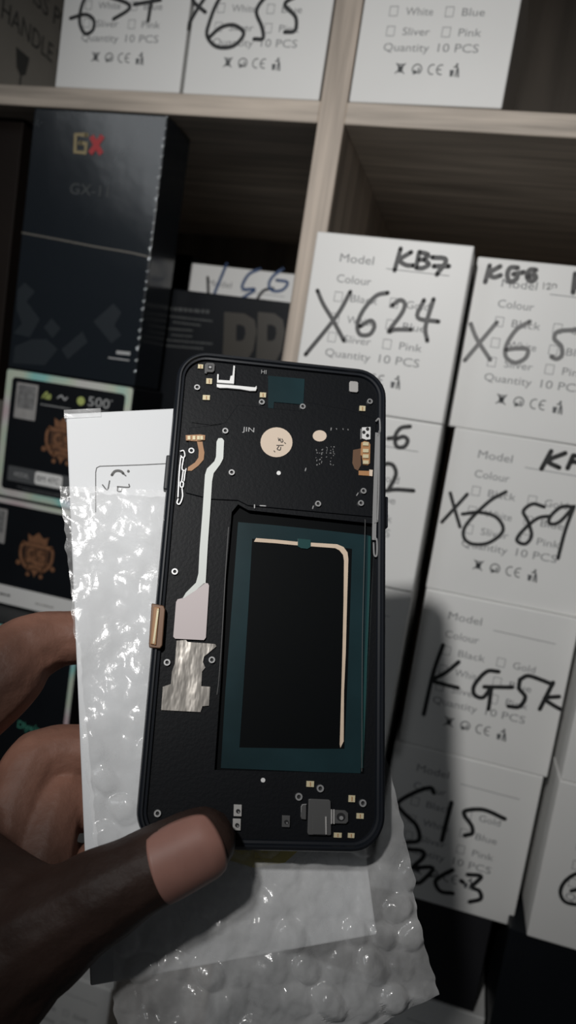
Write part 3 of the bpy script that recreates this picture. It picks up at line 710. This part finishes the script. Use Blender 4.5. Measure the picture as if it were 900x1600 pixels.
# gold contacts
def chip(cx, cy, w, h, m_='pad', t=0.0006, base=FL, name='gold_contact'):
    return pl(name, [(cx - w, cy - h), (cx + w, cy - h + 0.5), (cx + w - 0.4, cy + h), (cx - w - 0.4, cy + h - 0.5)], base, base + t, m_)
for c_ in [(313.5, 572.5, 4, 3.5), (327, 595.5, 4.5, 4.5), (322.5, 621, 5.5, 4), (411, 617, 4.8, 4), (566.5, 638, 4.6, 4.2), (485, 1225, 5.8, 4.8), (550, 1248, 5, 5.5), (563, 1275, 5.5, 4.5), (528, 1305, 6, 4.0), (549, 1305.5, 5, 4)]:
    g_ = chip(*c_)
    x_, y_ = c_[0], c_[1]
    pl('contact_gap', [(x_ - 0.7, y_ - c_[3] * .6), (x_ + 0.7, y_ - c_[3] * .6), (x_ + 0.7, y_ + c_[3] * .7), (x_ - 0.7, y_ + c_[3] * .7)], FL + 0.0006, FL + 0.00075, 'copper', g_)
# grey sensor housing top-left
sh = pl('sensor_housing', zz(V7, [(265, 100), (280, 86), (335, 88), (350, 102), (346, 155), (330, 168), (285, 165), (282, 180), (262, 176)]), FL, FL + 0.0010, 'steel', bevel=0.0002)
pl('sensor_window', zz(V7, [(292, 108), (326, 110), (324, 142), (290, 140)]), FL + 0.0010, FL + 0.0012, 'hole', sh)
pl('sensor_core', zz(V7, [(300, 116), (320, 118), (318, 134), (299, 132)]), FL + 0.0012, FL + 0.0015, 'silver', sh)
# white bracket
wb = pl('white_bracket', zz(V7, [(362, 262), (400, 265), (500, 272), (560, 278), (680, 290), (695, 275), (697, 300), (688, 322), (640, 322), (560, 308), (450, 298), (390, 298), (365, 290)]), FL, FL + 0.0011, 'bright', bevel=0.0002)
pl('bracket_arm', zz(V7, [(368, 182), (380, 184), (378, 230), (470, 236), (478, 198), (494, 194), (502, 112), (514, 114), (506, 262), (366, 252)]), FL, FL + 0.0014, 'bright', wb)
# top right odds
pl('camera_shield', [(546, 597), (548, 595), (558, 596), (560, 598), (560, 611), (558, 613), (548, 612), (546, 610)], FL, FL + 0.0009, 'sticker', bevel=0.0002)
lt = MB()
for t_, px, py, wd, cp in (('JIN', 378.5, 674, 18.5, 7.0), ('HI', 408, 584, 8, 6)):
    a_ = ph(px, py, UP); b_ = ph(px + wd, py + wd * 0.02, UP); c_ = ph(px, py - cp, UP)
    put_text(lt, t_, a_.x, a_.y, b_.x - a_.x, c_.y - a_.y, lambda x, y: (x, y, UP + 0.0002))
for s in ([(545, 100), (543, 112)], [(573, 104), (574, 107)], [(608, 105), (609, 108)], [(635, 108), (636, 111)], [(130, 516), (130, 532)], [(160, 520), (190, 522)], [(408, 318), (404, 332)], [(690, 452), (682, 465)], [(448, 522), (444, 536)]):
    stroke(lt, [tuple(ph(*p, UP)[:2]) for p in zz(V9, s)], 0.00035, lambda x, y: (x, y, UP + 0.0002), False)
rs = random.Random(5)
for k in range(46):
    x_ = rs.choice((466, 482, 495, 520, 540, 558)) + rs.uniform(-4, 4); y_ = rs.uniform(198, 300)
    stroke(lt, [tuple(ph(*p, UP)[:2]) for p in zz(V9, [(x_, y_), (x_ + rs.uniform(-2, 2), y_ + rs.uniform(1, 4))])], 0.00022, lambda x, y: (x, y, UP + 0.0002), False)
lt.build('plate_lettering', 'silver', phone)
# right edge contacts
pc = pl('contact_plate', zz(V9, [(712, 96), (758, 94), (757, 160), (735, 163), (712, 155)]), UP, UP + 0.0006, 'bright')
for q in ((742, 105), (722, 122), (742, 140)): pl('plate_hole', circ(360 + q[0] / 3.4615, 640 + q[1] / 3.4615, 2.6, 2.8, 12), UP + 0.0006, UP + 0.0007, 'hole', pc)
st_ = MB(); stroke(st_, [tuple(ph(*p, UP)[:2]) for p in zz(V9, [(704, 108), (703, 162)])], 0.0003, lambda x, y: (x, y, UP + 0.0005), False); st_.build('contact_wire', 'silver', pc)
gs = pl('gold_flex', zz(V9, [(708, 178), (725, 170), (750, 176), (757, 190), (754, 290), (745, 300), (718, 298), (712, 250), (704, 245)]), UP, UP + 0.0004, 'copper')
for y_ in (185, 222, 252, 284): pl('contact_pad', zz(V9, [(717, y_ - 10), (748, y_ - 9), (747, y_ + 10), (717, y_ + 9)]), UP + 0.0004, UP + 0.0008, 'pad', gs)
pl('flex_tab', zz(V9, [(694, 330), (752, 332), (752, 358), (694, 354)]), UP, UP + 0.0003, 'copper')
pl('flex_tab_end', zz(V9, [(752, 324), (770, 326), (768, 360), (752, 358)]), UP, UP + 0.0005, 'cream')
# dark brown flex behind the contacts
pl('brown_flex', zz(V9, [(664, 218), (705, 210), (706, 300), (690, 330), (672, 320), (660, 290)]), UP, UP + 0.0002, 'bronze')
# bottom charging port bracket
us = pl('port_bracket', zz(V8, [(248, 232), (262, 228), (400, 234), (412, 246), (416, 490), (410, 500), (246, 496), (240, 480)]), FL, FL + 0.0013, 'steel', bevel=0.0003)
pl('port_flap', zz(V8, [(276, 352), (370, 360), (378, 492), (276, 492)]), FL + 0.0013, FL + 0.0016, 'steel', us, bevel=0.0001)
pl('flap_edge', zz(V8, [(370, 360), (380, 360), (382, 492), (372, 492)]), FL + 0.0013, FL + 0.0018, 'sticker', us)
pl('side_tab', zz(V8, [(192, 285), (200, 268), (232, 265), (230, 385), (195, 380), (188, 360)]), FL, FL + 0.0010, 'sticker', us, bevel=0.0002) if False else pl('side_tab', zz(V8, [(192, 285), (200, 268), (232, 265), (230, 385), (195, 380), (188, 360)]), FL, FL + 0.0010, 'steel', us, bevel=0.0002)
pl('side_tab_edge', zz(V8, [(190, 285), (200, 268), (232, 265), (231, 272), (204, 276), (197, 290), (195, 330), (190, 328)]), FL + 0.001, FL + 0.0012, 'silver', us)
lg = pl('screw_lug', zz(V8, [(412, 308), (520, 314), (542, 335), (542, 395), (525, 414), (412, 412)]), FL, FL + 0.0011, 'steel', us, bevel=0.0002)
for a_ in (412, 430): pl('lug_rib', zz(V8, [(a_, 306), (a_ + 9, 306), (a_ + 9, 414), (a_, 414)]), FL + 0.0011, FL + 0.0014, 'sticker', us)
pl('screw_head', circ(430 + 487 / 4.737, 1200 + 362 / 4.737, 6.6, 6.4), FL + 0.0011, FL + 0.0013, 'hole', us)
pl('screw_glint', circ(430 + 490 / 4.737, 1200 + 370 / 4.737, 3.2, 3.2, 10), FL + 0.0013, FL + 0.0016, 'silver', us)
for cx, cy in ((371.5, 1266), (370, 1288), (447, 1283)):
    cl = pl('metal_clip', [(cx - 6, cy - 9), (cx + 6.5, cy - 8.5), (cx + 6, cy + 10), (cx - 6.5, cy + 9.5)], FL, FL + 0.0009, 'steel' if cx > 400 else 'sticker', bevel=0.00015)
    pl('clip_hole', circ(cx + 0.5, cy + 1.5, 3.4, 3.4, 12), FL + 0.0009, FL + 0.0011, 'hole', cl)
    pl('clip_glint', circ(cx + 1.5, cy + 3, 1.3, 1.3, 8), FL + 0.0011, FL + 0.0013, 'silver', cl)
# raised ribs either side of the well, and side buttons
mbs = MB()
for s in ([(357, 824), (352, 900), (347, 990), (342, 1060), (339, 1085)], [(570, 812), (570, 830), (566, 1000), (565, 1205)]):
    stroke(mbs, [tuple(ph(*p, FL)[:2]) for p in s], 0.00022, lambda x, y: (x, y, FL + 0.0002))
mbs.build('worn_edge', 'steel', phone)
MB().box(-hw - 0.0009, -hw + 0.0006, 0.0285, 0.0405, -0.0055, -0.0020).build('side_button', 'alu', phone, bevel=0.0004)
MB().box(hw - 0.0006, hw + 0.0009, 0.0215, 0.0325, -0.0055, -0.0020).build('side_button', 'alu', phone, bevel=0.0004)

# ------------------------------------------------------------------ white card box behind
CW = -0.0175
c0 = ph(103, 646, CW); c1 = ph(141, 1541, CW)
ey = (c0 - c1); Hc = ey.length; ey = ey.normalized(); ex = Vector((ey.y, -ey.x, 0))
CM = PM @ Matrix(((ex.x, ey.x, 0, c1.x), (ex.y, ey.y, 0, c1.y), (0, 0, 1, CW), (0, 0, 0, 1)))
Wc = 0.086
card = MB().box(0, Wc, 0, Hc, -0.005, 0).build('phone_box', 'card', None, bevel=0.0005)
card.matrix_world = CM; tag(card, 'slim white box with a recycling mark behind the bubble wrap and phone frame', 'box')
CI = CM.inverted()
def onc(px, py):
    q = CI @ (PM @ ph(px, py, CW)); return (q.x, q.y)
mb = MB(); tc_ = lambda x, y: (x, y, 0.00015)
stroke(mb, [onc(*p) for p in [(149.5, 800), (149.5, 760), (149.5, 738), (151, 731), (156, 728.6), (175, 728), (220, 726.5), (290, 723)]], 0.00028, tc_, False); mb.build('label_outline', 'cardink', card)
mb = MB(); VC = (130, 700, 5.625)
stroke(mb, [onc(*p) for p in zz(VC, [(252, 238), (275, 208), (305, 200), (335, 208), (352, 225)])], 0.0009, tc_)
for s in ([(350, 225), (375, 245)], [(170, 325), (212, 368), (232, 290)], [(300, 340), (400, 345), (402, 320)], [(305, 340), (302, 378), (330, 382), (340, 362)]):
    stroke(mb, [onc(*p) for p in zz(VC, s)], 0.0004, tc_)
poly(mb, [onc(*p) for p in circ(130 + 397 / 5.625, 700 + 205 / 5.625, 2.2, 2.2, 10)], tc_)
mb.build('recycling_mark', 'cardink', card)
mb = MB(); mb.box(-0.0006, 0.0120, Hc - 0.002, Hc + 0.0012, -0.003, 0.0004); mb.build('clear_sleeve', 'clear', card)
mb = MB(); ty = [onc(*p) for p in [(330, 1330), (470, 1325), (475, 1362), (340, 1368)]]

# ------------------------------------------------------------------ bubble wrap
WW = -0.0115
Lp = [(90, 755), (96, 800), (101, 850), (107, 900), (112, 960), (119, 1030), (123, 1090), (128, 1150), (134, 1210), (141, 1270), (150, 1340), (163, 1420), (176, 1480), (176, 1540), (178, 1600), (186, 1680)]
Rp = [(560, 780), (566, 850), (572, 910), (578, 970), (585, 1030), (592, 1090), (600, 1145), (609, 1190), (620, 1240), (634, 1300), (646, 1360), (652, 1410), (662, 1465), (678, 1515), (692, 1560), (560, 1625)]
NU, NV = 150, 250
def sample(P, t):
    x = t * (len(P) - 1); i = min(int(x), len(P) - 2); f = x - i
    return Vector((P[i][0] * (1 - f) + P[i + 1][0] * f, P[i][1] * (1 - f) + P[i + 1][1] * f))
Lq = [ph(*p, WW) for p in Lp]; Rq = [ph(*p, WW) for p in Rp]
vs = []; fs = []
PT = 0.0098
def bubble(x, y):
    best = 0
    r0 = int(math.floor(y / (PT * 0.866)))
    for r in (r0 - 1, r0, r0 + 1, r0 + 2):
        off = PT / 2 if r % 2 else 0
        c0_ = round((x - off) / PT)
        for c_ in (c0_ - 1, c0_, c0_ + 1):
            jit = noise.cell_vector(Vector((c_ + 0.5, r + 0.5, 2.0)))
            cx = c_ * PT + off + jit.z * 0.0010; cy = r * PT * 0.866 + jit.x * 0.0008
            hgt = 0.35 + 0.65 * (jit.x + 1) / 2
            if jit.y > 0.35: hgt *= 0.3
            d = math.hypot(x - cx, y - cy) / 0.0045
            if d < 1: best = max(best, hgt * (1 - d ** 3.0) ** 0.7)
    return best
for j in range(NV + 1):
    t = j / NV
    a = sample(Lq, t); b = sample(Rq, t)
    for i in range(NU + 1):
        s = i / NU
        p = a.lerp(b, s)
        edge = min(s, 1 - s) * 100
        rag = noise.noise(Vector((j * 0.16, 3.0 if s < 0.5 else 9.0, 0))) * 0.0011 * max(0, 1 - edge / 4)
        sc = 90
        crump = (0.0012 + 0.0010 * t) * noise.fractal(Vector((p.x * 45, p.y * 30, 1.7)), 1.0, 2.0, 4) + (0.00018 + 0.0008 * t) * noise.fractal(Vector((p.x * 190, p.y * 120, 5.1)), 0.9, 2.0, 3)
        wx = 0.0030 * noise.noise(Vector((p.x * 60, p.y * 60, 11))); wy = 0.0030 * noise.noise(Vector((p.x * 60, p.y * 60, 31)))
        w = WW - 0.0024 + (0.0003 + 0.0030 * max(0.0, min(1, (t - 0.3) * 1.6))) * bubble(p.x + 0.1 * p.y + wx, p.y + 0.002 + wy) + crump
        lowf = max(0.0, (t - 0.55) / 0.45)
        w += 0.004 * lowf * math.sin(s * 3.2)
        # keep the sheet between the slim box and the back of the frame
        if abs(p.x) < hw + 0.002 and p.y > -hh - 0.002: w = min(w, -TH - 0.0003)
        w = max(w, CW + 0.0006)
        vs.append((p.x + rag, p.y + noise.noise(Vector((i * 0.2, 5, 7))) * 0.0008 * max(0, 1 - t * 30), w))
for j in range(NV):
    for i in range(NU):
        q = j * (NU + 1) + i; fs.append((q, q + NU + 1, q + NU + 2, q + 1))
wrap = MB().add(vs, fs).build('bubble_wrap', 'wrap', None, smooth=True)
wrap.matrix_world = PM
tag(wrap, 'clear crumpled bubble wrap sheet hanging behind the black phone frame', 'bubble wrap')
ys = [tuple(ph(*p, WW + 0.001)[:2]) for p in [(345, 1322), (360, 1350), (400, 1362), (450, 1354), (470, 1336), (468, 1318)]]
MB().prism(ys, CW + 0.0002, CW + 0.0004).build('yellow_label', 'yellow', None).matrix_world = PM
yl = bpy.data.objects['yellow_label']; mwk = yl.matrix_world.copy(); yl.parent = card; yl.matrix_parent_inverse = Matrix.Identity(4); yl.matrix_local = card.matrix_world.inverted() @ PM

# ------------------------------------------------------------------ the hand
def chain(spec, step=0.0016):
    P = [(ph(a, b, w / 1000), r / 1000) for a, b, w, r in spec]
    pts = catmull([tuple(p) for p, _ in P], 10)
    out = []; nseg = len(P) - 1
    for k, p in enumerate(pts):
        x = k / 10; i = min(int(x), nseg - 1); f = x - i; f = f * f * (3 - 2 * f)
        out.append((p, P[i][1] * (1 - f) + P[i + 1][1] * f))
    return out
THUMB = [(-130, 1650, -8, 24), (-45, 1548, -3, 20.5), (50, 1468, 2, 16.3), (140, 1410, 8, 12.8), (225, 1362, 11.2, 10.7), (295, 1325, 10.6, 10.0), (317, 1315, 10.0, 9.4)]
CH = [THUMB,
      [(-200, 1240, -20, 17), (-105, 1142, -25, 16.5), (-12, 1066, -28, 15.0), (42, 1015, -31, 11.8), (105, 997, -33, 9.6), (190, 1000, -33.5, 8.6), (270, 1005, -32.5, 7.6)],
      [(-60, 1450, -18, 15), (0, 1350, -25, 12.0), (22, 1268, -29, 10.8), (50, 1198, -32, 10.0), (80, 1180, -34, 9.8), (125, 1175, -34.5, 9.2), (210, 1172, -34, 8.5), (300, 1168, -33, 7.6)],
      [(-10, 1470, -16, 13.5), (55, 1372, -23, 10.4), (80, 1290, -28, 9.3), (98, 1248, -32, 9.0), (135, 1258, -34.5, 8.8), (200, 1262, -34, 8.4), (270, 1262, -33, 7.6)],
      [(-40, 1520, -14, 14.0), (30, 1430, -22, 10), (85, 1372, -30, 8.6), (140, 1358, -33, 8.2), (220, 1352, -33, 7.2)],
      [(-200, 1260, -20, 15), (-180, 1400, -16, 18), (-150, 1560, -10, 22), (-150, 1760, -8, 26), (-160, 1950, -8, 27)],
      [(-100, 1158, -24, 13), (-110, 1300, -20, 17), (-110, 1450, -14, 20), (-130, 1640, -9, 25)],
      [(-30, 1300, -24, 11), (-70, 1420, -17, 17), (-100, 1580, -11, 21), (-150, 1760, -8, 26)],
      [(-10, 1470, -16, 13.5), (-55, 1530, -11, 18), (-100, 1650, -9, 22)],
      [(-110, 1330, -15, 12), (-40, 1390, -6, 13), (30, 1440, 0, 14)],
      [(-60, 1340, -16, 11), (10, 1395, -4, 11.5), (70, 1430, 3, 12)],
      ]
bm = bmesh.new()
for spec in CH:
    for p, r in chain(spec):
        bmesh.ops.create_icosphere(bm, subdivisions=2, radius=r, matrix=Matrix.Translation(p))
me = bpy.data.meshes.new('tmp'); bm.to_mesh(me); bm.free()
tmp = bpy.data.objects.new('tmp', me); COL.objects.link(tmp)
md = tmp.modifiers.new('r', 'REMESH'); md.mode = 'VOXEL'; md.voxel_size = 0.0010
ms = tmp.modifiers.new('s', 'SMOOTH'); ms.factor = 0.5; ms.iterations = 6
bpy.context.view_layer.update()
dg = bpy.context.evaluated_depsgraph_get()
hm = bpy.data.meshes.new_from_object(tmp.evaluated_get(dg)); hm.name = 'hand'
bpy.data.objects.remove(tmp)
for p in hm.polygons: p.use_smooth = True
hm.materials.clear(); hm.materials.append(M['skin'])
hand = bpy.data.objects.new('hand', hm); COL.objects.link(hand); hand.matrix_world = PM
tag(hand, 'dark-skinned hand gripping the phone frame, thumb across its lower left corner', 'hand')
# thumb nail
T0 = ph(225, 1362, 0.0112); T1 = ph(312, 1318, 0.0101)
tdir = (T1 - T0).normalized()
nrm = (Vector((0.10, -0.12, 1.0))); nrm = (nrm - tdir * nrm.dot(tdir)).normalized()
bd = tdir.cross(nrm)
vs = []; fs = []; A, B = 20, 20
RN = 0.0094
for i in range(A + 1):
    for j in range(B + 1):
        u_ = -1 + 2 * i / A; v_ = -1 + 2 * j / B
        # squircle-ish outline
        uu = u_ * math.sqrt(1 - 0.32 * v_ * v_); vv = v_ * math.sqrt(1 - 0.32 * u_ * u_)
        s = -0.0045 + uu * 0.0098; a_ = vv * RAD(68)
        if s <= 0:
            r = RN - s * 0.045
            p = T1 + tdir * s + nrm * (r * math.cos(a_)) + bd * (r * math.sin(a_))
        else:
            ph_ = min(s / RN, 1.2)
            p = T1 + tdir * (RN * math.sin(ph_)) + (nrm * math.cos(a_) + bd * math.sin(a_)) * (RN * math.cos(ph_))
        vs.append(p)
for i in range(A):
    for j in range(B):
        q = i * (B + 1) + j; fs.append((q, q + 1, q + B + 2, q + B + 1))
nail = MB().add(vs, fs).build('thumbnail', 'nail', hand, smooth=True)
so = nail.modifiers.new('thickness', 'SOLIDIFY'); so.thickness = 0.0007; so.offset = 1.0
nail['label'] = 'lighter pinkish thumbnail'

# ------------------------------------------------------------------ light
def look(o, pos, target):
    o.location = pos; o.rotation_euler = (Vector(target) - Vector(pos)).to_track_quat('-Z', 'Y').to_euler()
LAMP = Vector((0.020, -0.707, 0.075))
sp = bpy.data.lights.new('key_spot', 'SPOT'); sp.energy = 11.9; sp.shadow_soft_size = 0.014  # unseen added spot; its soft cone edge stands in for a person's shade
sp.spot_size = RAD(73); sp.spot_blend = 1.0; sp.color = (1.0, 0.985, 0.965)
so_ = bpy.data.objects.new('key_spot', sp); COL.objects.link(so_)
look(so_, LAMP, LAMP + Vector((0.06, 0.94, -0.342)))
ar = bpy.data.lights.new('window_light', 'AREA'); ar.shape = 'RECTANGLE'; ar.size = 0.6; ar.size_y = 0.6; ar.energy = 3.2; ar.color = (0.93, 0.97, 1.0)
ao = bpy.data.objects.new('window_light', ar); COL.objects.link(ao)
look(ao, (-1.05, -2.0, 0.78), (-0.12, 0, -0.05)); ao.rotation_euler.rotate_axis('Z', RAD(45))
w = bpy.data.worlds.new('world'); S.world = w; w.use_nodes = True
w.node_tree.nodes['Background'].inputs['Color'].default_value = (0.92, 0.96, 1.0, 1)
w.node_tree.nodes['Background'].inputs['Strength'].default_value = 0.02
S.view_settings.view_transform = 'Standard'; S.view_settings.look = 'None'
S.view_settings.exposure = 0.0; S.view_settings.gamma = 1.0; S.view_settings.use_curve_mapping = False
